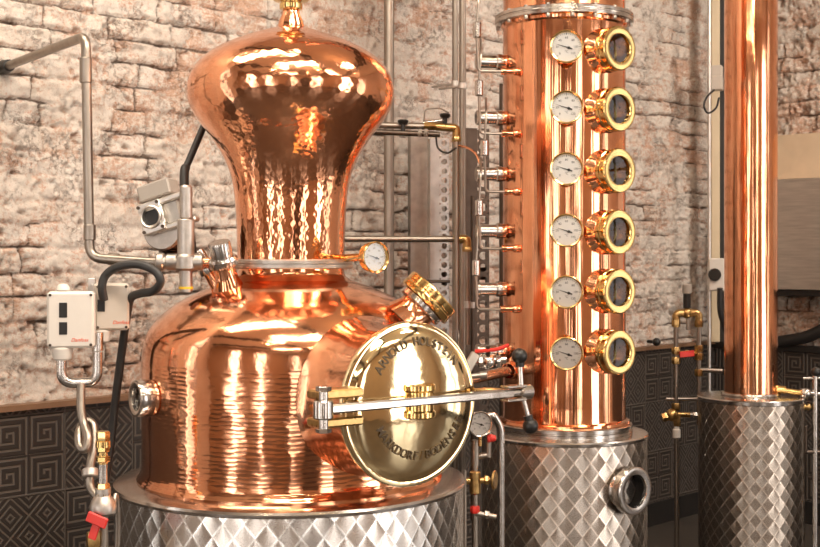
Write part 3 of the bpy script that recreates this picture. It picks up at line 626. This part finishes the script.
# motor valve
mv = thing('motor_valve', 'silver motor valve with round black opening in front of the bricks left of the helmet', 'valve', P(185, 285, 3.24))
ct = P(186, 262, 3.15)
q = MB(); q.cyl(P(186, 257, 3.15), P(186, 219, 3.15), .0215, bev=.003); q.lathe([(.012, 0), (.016, .004), (.016, .08), (.012, .085), (0, .085)], frame(P(186, 219, 3.15), UP), 24); q.cyl(ct-UP*.022, ct+UP*.02, .029, bev=.006); st = q.obj('stem_housing', M['alu'], mv)
q = MB(); q.cyl(Cc, ct, .0165); q.cyl(ct-Vector((.075, -.003, -.001)), ct-Vector((.055, -.003, 0)), .023, bev=.003); q.cyl(ct-Vector((.05, 0, 0)), ct+Vector((.045, 0, 0)), .021, bev=.003); q.cyl(ct-UP*.02, ct-UP*.075, .0165); q.obj('tee_fitting', M['alu'], mv)
q = MB(); q.cyl(ct-UP*.062, ct-UP*.068, .0185); q.obj('yellow_band', M['yellow'], mv)
q = MB(); q.tube([ct+Vector((.04, 0, 0)), ct+Vector((.075, .0, -.002)), ct+Vector((.09, -.01, -.05))], .012, 14, .03); q.obj('copper_elbow', M['cu'], mv)
TM = frame(P(151.5, 217, 3.19), Vector((-.28, -.95, .06)), UP, math.radians(17))
q = MB()
q.lathe([(.0235, -.012), (.0235, .006), (.027, .008), (.030, .006), (.0305, 0), (.034, -.002), (.034, -.02)], TM, 40)
q.box((-.002, .030, -.012), (.064, .022, .026), TM, .003); q.box((-.002, -.030, -.012), (.064, .022, .026), TM, .003)
q.box((-.030, 0, -.014), (.010, .05, .022), TM, .003); q.box((.028, 0, -.014), (.008, .05, .022), TM, .003)
q.box((.055, .034, -.022), (.115, .016, .030), TM, .004); q.box((.055, -.036, -.022), (.115, .014, .030), TM, .004)
M['alu_bright'] = metal('bright cast aluminium', (.78, .74, .69), .36, .08, 40, .0006); gb = q.obj('gearbox', M['alu_bright'], mv)
q = MB(); q.lathe([(0, -.05), (.052, -.05), (.055, -.046), (.055, -.036), (.052, -.032), (0, -.032)], TM @ Matrix.Translation((.004, -.030, 0)), 40); q.obj('motor_flange', M['alu'], mv)
q = MB(); q.lathe([(.0235, -.006), (0, -.0055)], TM, 32); q.obj('shaft_opening', M['black'], gb)
for sx, sy in ((-1, -1), (1, -1), (1, 1), (-1, 1)):
    q = MB(); q.cyl(TM @ Vector((sx*.027-.002, sy*.033, 0)), TM @ Vector((sx*.027-.002, sy*.033, .0045)), .0045); q.obj('gearbox_screw', M['steel_dark'], gb)
q = MB(); q.box((.015, .070, -.045), (.092, .042, .06), TM, .004); q.obj('terminal_box', M['grey'], mv)
q = MB(); Tm2 = TM @ Matrix.Translation((.000, -.034, -.115)) @ Vector((-.42, -.55, -.72)).to_track_quat('Z', 'Y').to_matrix().to_4x4()
pf = [(0, -.01)]
for k in range(9): pf += [(.050, -.008+k*.010), (.050, -.003+k*.010), (.043, -.002+k*.010), (.043, .001+k*.010)]
pf += [(.03, .085), (0, .086)]
q.lathe(pf, Tm2, 36); q.obj('ribbed_motor', M['steel_dark'], mv)
q = MB(); q.box((.035, .0, -.045), (.075, .062, .05), TM, .006); q.obj('gear_housing', M['steel_dull'], mv)
# dark rod
tag(MB().tube(spline([P(212, 108, 3.42), P(203, 128, 3.4), P(188, 163, 3.36), P(184.5, 172, 3.34), P(184.5, 196, 3.31)], 6), lambda u: .0095 if u < .55 else .0125, 14).obj('black_hose', M['rubber']), 'short dark hose slanting down from behind the copper helmet to the motor valve', 'hose')
# pressure switches
def switch(label, c, T, w_, h_, dpt, two):
    o = thing('pressure_switch', label, 'pressure switch', c-UP*(h_/2+.04), 'pressure switches')
    q = MB(); q.box((0, 0, -dpt/2), (w_, h_, dpt), T, .006); case = q.obj('switch_case', M['white'] if two else M['cream_box'], o)
    for sx in (-1, 1):
        for sy in (-1, 1):
            q = MB(); q.cyl(T @ Vector((sx*(w_/2-.008), sy*(h_/2-.008), -.001)), T @ Vector((sx*(w_/2-.008), sy*(h_/2-.008), .0015)), .0035); q.obj('case_screw', M['steel_dark'], case)
    for (x, y, ww, hh) in ((-.017, .024, .019, .036), (-.017, -.020, .019, .030)) if two else ((-.026, .004, .018, .030),):
        q = MB(); q.box((x, y, .0005), (ww, hh, .003), T, .001); q.obj('display_window', M['black'], case)
    q = MB(); write(q, 'Danfoss', T @ Matrix.Translation((.021, -h_/2+.016, .0004)), .0125, 0, .04, .35); q.obj('logo', M['logo'], case)
    bx_ = -.022 if two else -.026; q = MB(); q.cyl(T @ Vector((bx_, -h_/2+.002, -dpt/2)), T @ Vector((bx_, -h_/2-.030, -dpt/2)), .026, .022, 28, .004); q.obj('bellows_housing', M['white'], o)
    if two: q = MB(); q.cyl(T @ Vector((-.020, h_/2-.001, -dpt/2)), T @ Vector((-.020, h_/2+.018, -dpt/2)), .017, .014, 24, .005); q.obj('cable_gland', M['white'], o)
    return o
M['cream_box'] = plain('beige plastic', (.50, .44, .37), .45, .05)
Ts = frame(P(70.5, 320, 3.0), Vector((.16, -.98, .0))); switch('white two-window pressure switch box nearest the left edge of the photo', P(70.5, 320, 3.0), Ts, .111, .136, .05, True)
Ts2 = frame(P(112, 307, 3.08), Vector((.28, -.96, .0))); switch('beige one-window pressure switch box beside the black hose loop', P(112, 307, 3.08), Ts2, .084, .116, .05, False)
q = MB(); T = frame(P(92, 290, 3.10), Vector((-.2, -.97, 0))); q.box((0, 0, 0), (.02, .06, .008), T, .002); q.cyl(T @ Vector((0, .012, .003)), T @ Vector((0, .012, .007)), .004); tag(q.obj('bracket', M['galv']), 'small grey metal bracket between the two pressure switch boxes', 'bracket')
# siphon pipe
sp0 = thing('siphon_pipe', 'polished steel siphon pipe with U bend and pigtail loop below the pressure switches', 'pipe', P(80, 490, 3.0))
a_, b_ = P(61.5, 362, 3.02), P(97.5, 352, 3.04)
q = MB(); q.tube([a_+UP*.01, Vector((a_.x, a_.y, P(66, 384, 3).z)), Vector((b_.x, b_.y, P(96, 384, 3).z)), b_], .0125, 18, .03); q.cyl(Vector((b_.x, b_.y, P(0, 352, 3).z)), Vector((b_.x, b_.y, P(0, 346, 3).z+.03)), .014); q.obj('bend', M['steel'], sp0)
q = MB(); loop = [P(81, 384, 3.02), P(81, 410, 3.0), P(84, 425, 2.99), P(88, 437, 2.97), P(85.5, 449, 2.96), P(79.5, 446, 2.97), P(79, 433, 2.99), P(85, 422, 3.02), P(93, 425, 3.02), P(94, 445, 3.0), P(90.5, 465, 2.98), P(90, 485, 2.97), P(97, 497, 2.95), P(103, 503, 2.93)]
q.tube(spline(loop, 8), .0105, 16); q.obj('pigtail', M['steel_pipe'], sp0)
q = MB(); q.cyl(P(90.5, 469, 2.98), P(90.3, 478, 2.97), .020, bev=.003); q.obj('union_nut', M['galv'], sp0)
# drain assembly
dr_ = thing('drain_valve', 'brass and steel drain valve with red lever at bottom left beside the pot base', 'valve', P(103, 560, 2.9))
X0 = P(103, 470, 2.9)
def at(y): return Vector((X0.x, X0.y, EYE-(y-255)*2.9/FPX))
q = MB(); q.nut(at(443), at(431), .016); q.cyl(at(447), at(441), .0175); q.nut(at(452), at(446), .0155); q.cyl(at(464), at(452), .011); q.nut(at(462), at(456), .0165); q.obj('brass_union', M['brass'], dr_)
q = MB(); q.nut(at(495), at(483), .016); q.cyl(at(496), at(493), .018); q.obj('brass_union', M['brass'], dr_)
q = MB(); q.cyl(at(486), at(462), .0105); q.obj('riser', M['steel'], dr_)
q = MB(); q.lathe([(0, 0), (.024, 0), (.030, .006), (.032, .02), (.026, .035), (.018, .045), (.018, .062), (0, .062)], frame(at(515), UP), 28); q.obj('valve_body', M['alu'], dr_)
q = MB(); T = frame(P(97, 520, 2.86), Vector((-.25, -.95, .1)), UP, math.radians(-18)); q.box((0, 0, 0), (.052, .024, .008), T, .003); q.box((.0, -.022, -.006), (.02, .05, .006), T, .002); q.obj('lever', M['red'], dr_)
q = MB(); q.cyl(at(514), at(640), .0115); q.obj('drain_pipe', M['steel_pipe'], dr_)
q = MB(); q.nut(P(93, 532, 2.88), P(93, 547, 2.88), .016); q.cyl(P(93, 545, 2.88), P(93, 600, 2.88), .012); q.obj('hose_tail', M['brass_old'], dr_)
q = MB(); q.tube(spline([P(113, 510, 2.93), P(116, 495, 2.95), P(118, 520, 2.96), P(117, 560, 2.96)], 6), .006, 10); q.obj('side_tube', M['steel_pipe'], dr_)
# looped hose
hs = spline([P(104, 300, 3.06), P(102, 287, 3.05), P(106, 275, 3.05), P(119, 266.5, 3.04), P(138, 264.5, 3.03), P(155, 271, 3.02), P(160.5, 282, 3.02), P(153, 291, 3.04), P(140, 293.5, 3.07), P(131, 298, 3.1), P(127.5, 312, 3.12), P(122, 350, 3.15), P(115.5, 400, 3.18), P(111, 440, 3.2), P(106, 480, 3.2), P(104, 520, 3.2), P(103, 640, 3.2)], 10)
tag(MB().tube(hs, .0105, 14).obj('black_hose', M['rubber']), 'long black hose looping over the pressure switches and hanging down the tiled wall', 'hose')

# ------------------------------------------------------------------ pipes and trays between the still and the column
def vert(name, label, px_, d, y0, y1, r, mat='steel_pipe', clamps=()):
    a, b = P(px_, y1, d), P(px_, y0, d); o = thing(name, label, 'pipe', a)
    MB().tube([a, b], r, 18).obj('pipe_run', M[mat], o)
    for y in clamps:
        c = P(px_, y, d); q = MB(); q.cyl(c-UP*.012, c+UP*.012, r*1.3, bev=.002); q.tube([c, c+(-E2)*.12], .005, 8); q.obj('pipe_clamp', M['galv'], o)
    return o
vert('steel_pipe', 'thick upright steel pipe just right of the copper helmet in front of the bricks', 389, 4.65, -60, 300, .0190, clamps=(-20,))
vert('steel_pipe', 'left one of the upright pipe pair beside the perforated trays', 455.2, 4.75, -60, 520, .0115, clamps=(84,))
vert('steel_pipe', 'right one of the upright pipe pair beside the perforated trays', 462.6, 4.70, -60, 520, .0130, clamps=(86,))
vert('steel_pipe', 'thin dark upright pipe behind the cooling tubes', 472.5, 4.72, 196, 520, .0075, 'steel_dark', clamps=(305,))
vert('steel_pipe', 'dark upright pipe close against the left side of the copper column', 503, 4.42, 84, 520, .0135, 'steel_dark', clamps=())
e_ = P(467, 239, 4.42); a_ = P(338, 239, 4.42)
o = thing('steel_pipe', 'level steel pipe with brass elbow running right from behind the still neck', 'pipe', P(467, 345, 4.42))
q = MB(); q.tube([a_, e_], .0115, 18); q.tube([e_, P(467.5, 345, 4.42)], .0095, 16); q.obj('pipe_run', M['steel_pipe'], o)
q = MB(); q.tube([e_-Vector((.03, 0, 0)), e_, e_-UP*.03], .0155, 16, .012); q.nut(e_-UP*.028, e_-UP*.045, .017); q.nut(e_-Vector((.03, 0, 0)), e_-Vector((.048, 0, 0)), .017); q.obj('brass_elbow', M['brass_old'], o)
q = MB(); q.cyl(P(467.4, 308, 4.42), P(467.4, 301, 4.42), .0125); q.obj('pipe_clip', M['galv'], o)
for lab, y0, y1, x1, mt, kx, dd, off in (('upper brass-ended branch pipe with black knob behind the right side of the helmet', 124.5, 127, 452, 'steel_pipe', 445, 4.36, 0), ('lower dark branch pipe with black knob behind the right side of the helmet', 131, 134.5, 440, 'steel_dark', 403, 4.33, 0)):
    a_, b_ = P(352, y0, dd), P(x1, y1, dd); o = thing('branch_pipe', lab, 'pipe', b_)
    q = MB(); q.tube([a_, b_], .0115 if mt == 'steel_pipe' else .010, 16); q.obj('pipe_run', M[mt], o)
    k_ = a_+(b_-a_)*((kx-352)/(x1-352)); q = MB(); q.cyl(k_, k_+UP*.030, .008); q.cyl(k_+UP*.030, k_+UP*.046, .017, .0195, 20, .004); q.obj('knob', M['black'], o)
    if mt == 'steel_pipe':
        c = P(456.5, 128, dd); q = MB(); q.nut(P(424, 126, dd), P(436, 126.5, dd), .016); q.tube([P(436, 126.5, dd), c, c-UP*.045], .0145, 16, .012); q.nut(c-UP*.03, c-UP*.048, .0165); q.obj('brass_elbow', M['brass_old'], o)
        q = MB(); q.tube([c-UP*.04, P(456.8, 330, dd)], .0095, 14); q.obj('down_pipe', M['steel_pipe'], o)
        q = MB(); q.tube([P(424, 121, dd), P(425, 109, dd), P(440, 108, dd), P(449, 113, dd)], .003, 8, .012); q.obj('pressure_line', M['steel_pipe'], o)
    else:
        for xx in (418, 424): q = MB(); q.nut(P(xx, 133, dd), P(xx+4, 133.2, dd), .016); q.obj('union_nut', M['steel_dull'], o)
top_pipe('steel_rod', 'short bright steel rod above the branch pipes behind the helmet', 'rod', [P(423, 123, 4.46), P(447, 120, 4.46)], .008, 'steel')
tag(MB().tube(spline([P(436, 136, 4.38), P(438, 148, 4.36), P(447, 153, 4.3), P(456, 148, 4.22)], 6), .0035, 8).obj('black_cable', M['rubber']), 'thin dark cable sagging from the branch pipes', 'cable')
tag(MB().tube(spline([P(459, 146, 4.3), P(468, 148, 4.26), P(476, 154, 4.22), P(480, 164, 4.2)], 6), .0042, 8).obj('copper_capillary', M['cu']), 'thin reddish capillary tube curving from the pipe pair toward the column', 'tube')
# perforated cable trays
def tray(label, x0, x1, d, y0, y1, holes, mat):
    a, b = P(x0, y1, d), P(x1, y1, d); w_ = (b-a).length; h_ = (y1-y0)*d/FPX; n_ = Vector((.25, -.97, 0)).normalized(); T = frame(a, n_)
    o = thing('cable_tray', label, 'cable tray', a, 'perforated cable trays'); q = MB(); c = w_/2; N = int(h_/(c*.98)); ch = h_/N; hx = c/2; th_ = .0
    if holes:
        q.box((w_/4, h_/2, -.002), (w_/2, h_, .004), T, .0005)
        for i in (1,):
            for k in range(N):
                cx, cy = c*(i+.5), ch*(k+.5); vo, vi = [], []
                for m_ in range(16):
                    an_ = 2*pi*m_/16+pi/16; ca, sa = math.cos(an_), math.sin(an_); s_ = 1/max(abs(ca), abs(sa))
                    vo.append((cx+ca*s_*hx, cy+sa*s_*ch/2, 0)); vi.append((cx+ca*ch*.33, cy+sa*ch*.33, 0))
                q.add(vo+vi+[(x, y, -.004) for x, y, z in vi], [(m_, (m_+1) % 16, 16+(m_+1) % 16, 16+m_) for m_ in range(16)]+[(16+m_, 16+(m_+1) % 16, 32+(m_+1) % 16, 32+m_) for m_ in range(16)], T)
    else: q.box((w_/2, h_/2, -.002), (w_, h_, .004), T, .001)
    q.obj('tray_base', M[mat], o)
    for x in (0, w_): q = MB(); q.box((x, h_/2, -.022), (.003, h_, .045), T, .001); q.obj('tray_flange', M[mat], o)
    q = MB(); q.box((w_/2, h_*.5, -.046), (w_, .05, .004), T, .001); q.obj('tray_strap', M['steel_dark'], o)
    return o
tray('plain grey cable tray standing against the bricks right of the still neck', 411, 428.5, 4.86, 134, 420, 0, 'steel_dull')
tray('bright cable tray with one row of round holes between grey tray and pipe pair', 430.5, 449.5, 4.84, 138, 420, 2, 'galv')
tray('dark cable tray with round holes behind the cooling tubes of the column', 466, 490, 4.95, 128, 420, 2, 'steel_dark')
o = tag(MB().tube([P(408, 281, 4.78), P(450, 281.5, 4.78)], .006, 10).obj('tray_rod', M['steel_dark']), 'thin dark level rod crossing the cable trays above the filler cap', 'rod')

# ------------------------------------------------------------------ valves between the pot and the column
o = thing('lever_valve', 'steel ball valve with long red lever left of the column foot', 'valve', P(490, 366, 3.9))
c = P(488, 362, 3.92); q = MB(); q.cyl(P(474, 362, 3.92), P(505, 360, 3.95), .013); q.ball(c, .024); q.nut(P(478, 362, 3.92), P(483, 362, 3.92), .021); q.nut(P(496, 361, 3.94), P(501, 361, 3.94), .021); q.obj('valve_body', M['steel'], o)
q = MB(); q.tube([P(475, 351.5, 3.9), P(498, 349.5, 3.9), P(509, 345, 3.9)], .006, 10, .02); q.obj('lever', M['red'], o)
q = MB(); q.cyl(c, P(488, 347, 3.9), .007); q.obj('spindle', M['steel_dark'], o)
o = thing('angle_valve', 'black hand knob on a steel angle valve next to the brass door edge', 'valve', P(471, 384, 3.7))
q = MB(); q.cyl(P(463, 377, 3.72), P(486, 375, 3.72), .008); q.cyl(P(480, 375.5, 3.72), P(487, 375, 3.72), .012); T = frame(P(470, 364, 3.72), Vector((.3, -.9, .2)), UP, math.radians(-35)); q.box((0, 0, 0), (.03, .075, .012), T, .004); q.obj('valve_body', M['steel_dull'], o)
o = thing('bent_pipe', 'bright steel pipe bending down between the pot base and the column base', 'pipe', P(501, 560, 3.86))
q = MB(); q.tube([P(484, 418, 3.83), P(493, 414, 3.83), P(501, 427, 3.84), P(501, 640, 3.84)], .0115, 16, .05); q.obj('pipe_run', M['steel'], o)
o = thing('pressure_gauge', 'small white-faced gauge half hidden behind the right edge of the brass door', 'gauge', P(480, 437, 3.7)); g_ = az(14)
put_gauge(o, frame(P(480, 424, 3.7), g_), .036, 'steel', 'gauge')
q = MB(); q.cyl(P(480, 434, 3.72), P(480, 446, 3.72), .006); q.obj('gauge_stem', M['brass_old'], o)
o = thing('valve_stack', 'upright pipe with brass valves between the pot base and column base', 'valve', P(475, 560, 3.75))
q = MB(); q.cyl(P(475, 440, 3.75), P(475, 640, 3.75), .010); q.cyl(P(475, 443, 3.75), P(475, 466, 3.75), .013); q.cyl(P(475, 457, 3.75), P(489, 455, 3.75), .009); q.cyl(P(488, 457, 3.75), P(489, 430, 3.75), .009); q.obj('pipe_run', M['steel_pipe'], o)
q = MB(); q.cyl(P(475, 471, 3.74), P(475, 494, 3.74), .017, bev=.004); q.cyl(P(465, 481, 3.74), P(490, 480, 3.74), .010); q.nut(P(484, 480, 3.74), P(489, 480, 3.74), .014); q.lathe([(0, 0), (.026, 0), (.029, .004), (.026, .008), (0, .008)], frame(P(493, 480, 3.73), Vector((1, -.35, 0))), 24); q.obj('brass_valve', M['brass_old'], o)
q = MB(); q.cyl(P(487, 439, 3.74), P(496, 438, 3.74), .012, .009, bev=.003); q.ball(P(491, 438, 3.74), .012); q.obj('red_knob', M['red'], o)
q = MB(); q.nut(P(475, 506, 3.74), P(475, 513, 3.74), .014); q.obj('red_nut', M['red'], o)
q = MB(); q.cyl(P(475, 513, 3.74), P(496, 517, 3.74), .008); q.nut(P(484, 514, 3.74), P(489, 515, 3.74), .013); q.obj('lower_branch', M['steel_dull'], o)
o = tag(MB().tube([P(465, 470, 3.66), P(465, 640, 3.66)], .0045, 8).obj('thin_pipe', M['steel_pipe']), 'very thin upright pipe touching the right edge of the pot base', 'pipe')

# ------------------------------------------------------------------ right side
mf = thing('valve_manifold', 'brass and steel pipe manifold with red lever and black-capped vent left of the condenser', 'manifold', P(676, 560, 5.35))
dd = 5.35; V = lambda x, y: P(x, y, dd)
q = MB(); q.cyl(V(676, 312), V(676, 412), .0105); q.cyl(V(699, 312), V(699, 425), .0105); q.cyl(V(676.5, 425), V(677, 585), .0105); q.cyl(V(666, 399), V(704, 399), .007); q.cyl(V(699, 370), V(722, 371), .010); q.obj('pipe_run', M['steel_pipe'], mf)
q = MB()
q.tube([V(676, 326), V(676, 313), V(699, 313), V(699, 326)], .0165, 16, .02); q.ball(V(687, 313), .024); q.obj('brass_arch', M['brass_old'], mf)
for x, y in ((676, 323), (699, 323), (676, 350), (699, 348), (699, 356), (676, 360), (699, 372), (676, 406)): q = MB(); q.nut(V(x, y+4), V(x, y-3), .019); q.obj('brass_nut', M['brass_old'], mf)
q = MB(); q.ball(V(672, 415), .028); q.nut(V(662, 418), V(668, 416), .02); q.nut(V(677, 426), V(676, 414), .017); q.cyl(V(672, 414), V(690, 415), .011); q.obj('brass_elbow', M['brass_old'], mf)
q = MB(); q.cyl(V(687, 308), V(687, 293), .0165, bev=.002); q.obj('vent_body', M['black'], mf)
q = MB(); q.cyl(V(687, 294), V(687, 284), .0205, bev=.004); q.obj('vent_cap', M['grey'], mf)
q = MB(); q.cyl(V(688, 316), V(688, 330), .009); q.obj('vent_drain', M['steel_dull'], mf)
q = MB(); q.ball(V(687, 353.5), .015); q.cyl(V(677, 353), V(698, 353), .009); q.obj('valve_body', M['brass'], mf)
q = MB(); q.box((0, 0, 0), (.062, .026, .008), frame(P(687, 354, 5.31), Vector((0, -1, .1)), UP, .1), .003); q.obj('lever', M['red'], mf)
q = MB(); q.cyl(V(676.5, 429), V(676.5, 438), .017, bev=.003); q.cyl(V(676.5, 424), V(676.5, 430), .012); q.obj('white_union', M['white'], mf)
q = MB(); q.cyl(V(690, 415), V(702, 414), .008); q.nut(V(693, 415), V(697, 415), .014); q.obj('side_union', M['steel_dull'], mf)
# trunking and boxes in the corner
tr = thing('cable_trunking', 'cream upright cable trunking in the corner behind the copper condenser tube', 'trunking', Vector((1.545, 6.33, .89)))
T = frame(Vector((P(715.4, 255, 6.33).x, 6.33, 1.89)), Vector((-.24, -.97, 0)))
q = MB(); q.box((0, 0, 0), (.044, 2.0, .05), T, .004); q.obj('trunking_cover', M['cream'], tr)
q = MB(); q.box((.037, 0, -.004), (.032, 2.0, .04), T, .004); q.obj('dark_duct', M['plinth'], tr)
tag(MB().tube([P(709.3, 470, 6.15), P(709.3, -60, 6.15)], .009, 14).obj('conduit_pipe', M['galv']), 'slim grey conduit standing in front of the cream corner trunking', 'pipe')
o = thing('junction_box', 'pale plastic junction box high on the corner trunking', 'junction box', P(715.5, 90, 6.2), 'boxes on the corner trunking')
q = MB(); T = frame(P(715.5, 74.5, 6.2), Vector((-.35, -.94, 0))); q.box((0, .005, 0), (.068, .075, .06), T, .004); q.box((0, -.045, .004), (.072, .07, .066), T, .004); q.obj('box_case', M['cream_box'], o)
o = thing('wall_switch', 'pale rotary switch box with round black knob low on the corner trunking', 'switch', P(716, 291, 6.15), 'boxes on the corner trunking')
T = frame(P(716.5, 274.5, 6.15), Vector((-.25, -.97, 0))); q = MB(); q.box((0, 0, 0), (.075, .16, .06), T, .005); q.obj('box_case', M['white'], o)
q = MB(); q.lathe([(0, .03), (.031, .03), (.031, .046), (.027, .05), (0, .05)], T @ Matrix.Translation((-.008, 0, 0)), 28); q.obj('rotary_knob', M['black'], o)
tag(MB().tube(spline([P(714, 90, 6.15), P(707, 97, 6.05), P(704, 106, 6.02), P(708, 113, 6.04), P(716, 108, 6.1), P(719, 98, 6.15)], 6), .005, 8).obj('grey_cable', M['rubber']), 'thin loop of dark cable hanging under the high junction box', 'cable')
tag(MB().tube(spline([P(720, 288, 6.1), P(720, 310, 6.12), P(723, 322, 6.15), P(727, 335, 6.2), P(730, 350, 6.22)], 6), .014, 10).obj('black_cable', M['rubber']), 'thick black cable dropping from the rotary switch behind the condenser', 'cable')
q = MB(); c = P(656.5, 342, 6.05); q.ball(c, .020); q.cyl(c, c-E2*.05, .008); tag(q.obj('wall_knob', M['black']), 'small black round knob just above the dark tiles on the back wall', 'knob')  # small black knob on the wall
# steel cabinet on the right wall
cb = thing('steel_cabinet', 'brushed steel wall cabinet at the right edge behind the condenser tube', 'cabinet', WR(.9, 1.15, .1))
T = frame(WR(1.17, 1.43, .13), E1); q = MB(); q.box((0, 0, 0), (1.6, .54, .14), T, .004); q.obj('cabinet_body', M['steel_panel'], cb)
q = MB(); q.box((0, -.285, -.01), (1.58, .03, .10), T, .003); q.obj('cabinet_shadow_gap', M['plinth'], cb)  # black strip standing in for the shadow gap under the cabinet
tag(MB().tube(spline([WR(.42, .895, .06), WR(.58, .93, .075), WR(.72, 1.0, .08), WR(.82, 1.045, .08), WR(.90, 1.085, .08)], 8), .030, 16).obj('black_duct', M['rubber']), 'thick black flexible duct curving up to the steel cabinet', 'duct')
ov = thing('outlet_valve', 'steel outlet valve with upright handle at the right edge beside the condenser drum', 'valve', P(806, 410, 4.95))
d5 = 4.95; V = lambda x, y: P(x, y, d5)
q = MB(); q.ball(V(806, 393.5), .022); q.nut(V(801, 393), V(804, 393), .02); q.cyl(V(806, 393), V(840, 397), .010); q.cyl(V(815, 375), V(815, 560), .011); q.cyl(V(803, 378.5), V(840, 378), .006); q.obj('valve_body', M['steel'], ov)
q = MB(); q.cyl(V(795, 407), V(806, 407), .011); q.ball(V(808, 407), .014); q.obj('brass_union', M['brass_old'], ov)
q = MB(); q.ball(V(816, 372), .02); q.obj('handle', M['black'], ov)
q = MB(); q.box((0, 0, 0), (.10, .012, .02), frame(V(817, 452), Vector((0, -1, 0))), .003); q.box((-.045, .05, 0), (.01, .11, .02), frame(V(817, 452), Vector((0, -1, 0))), .003); q.obj('bracket_arm', M['steel_dark'], ov)
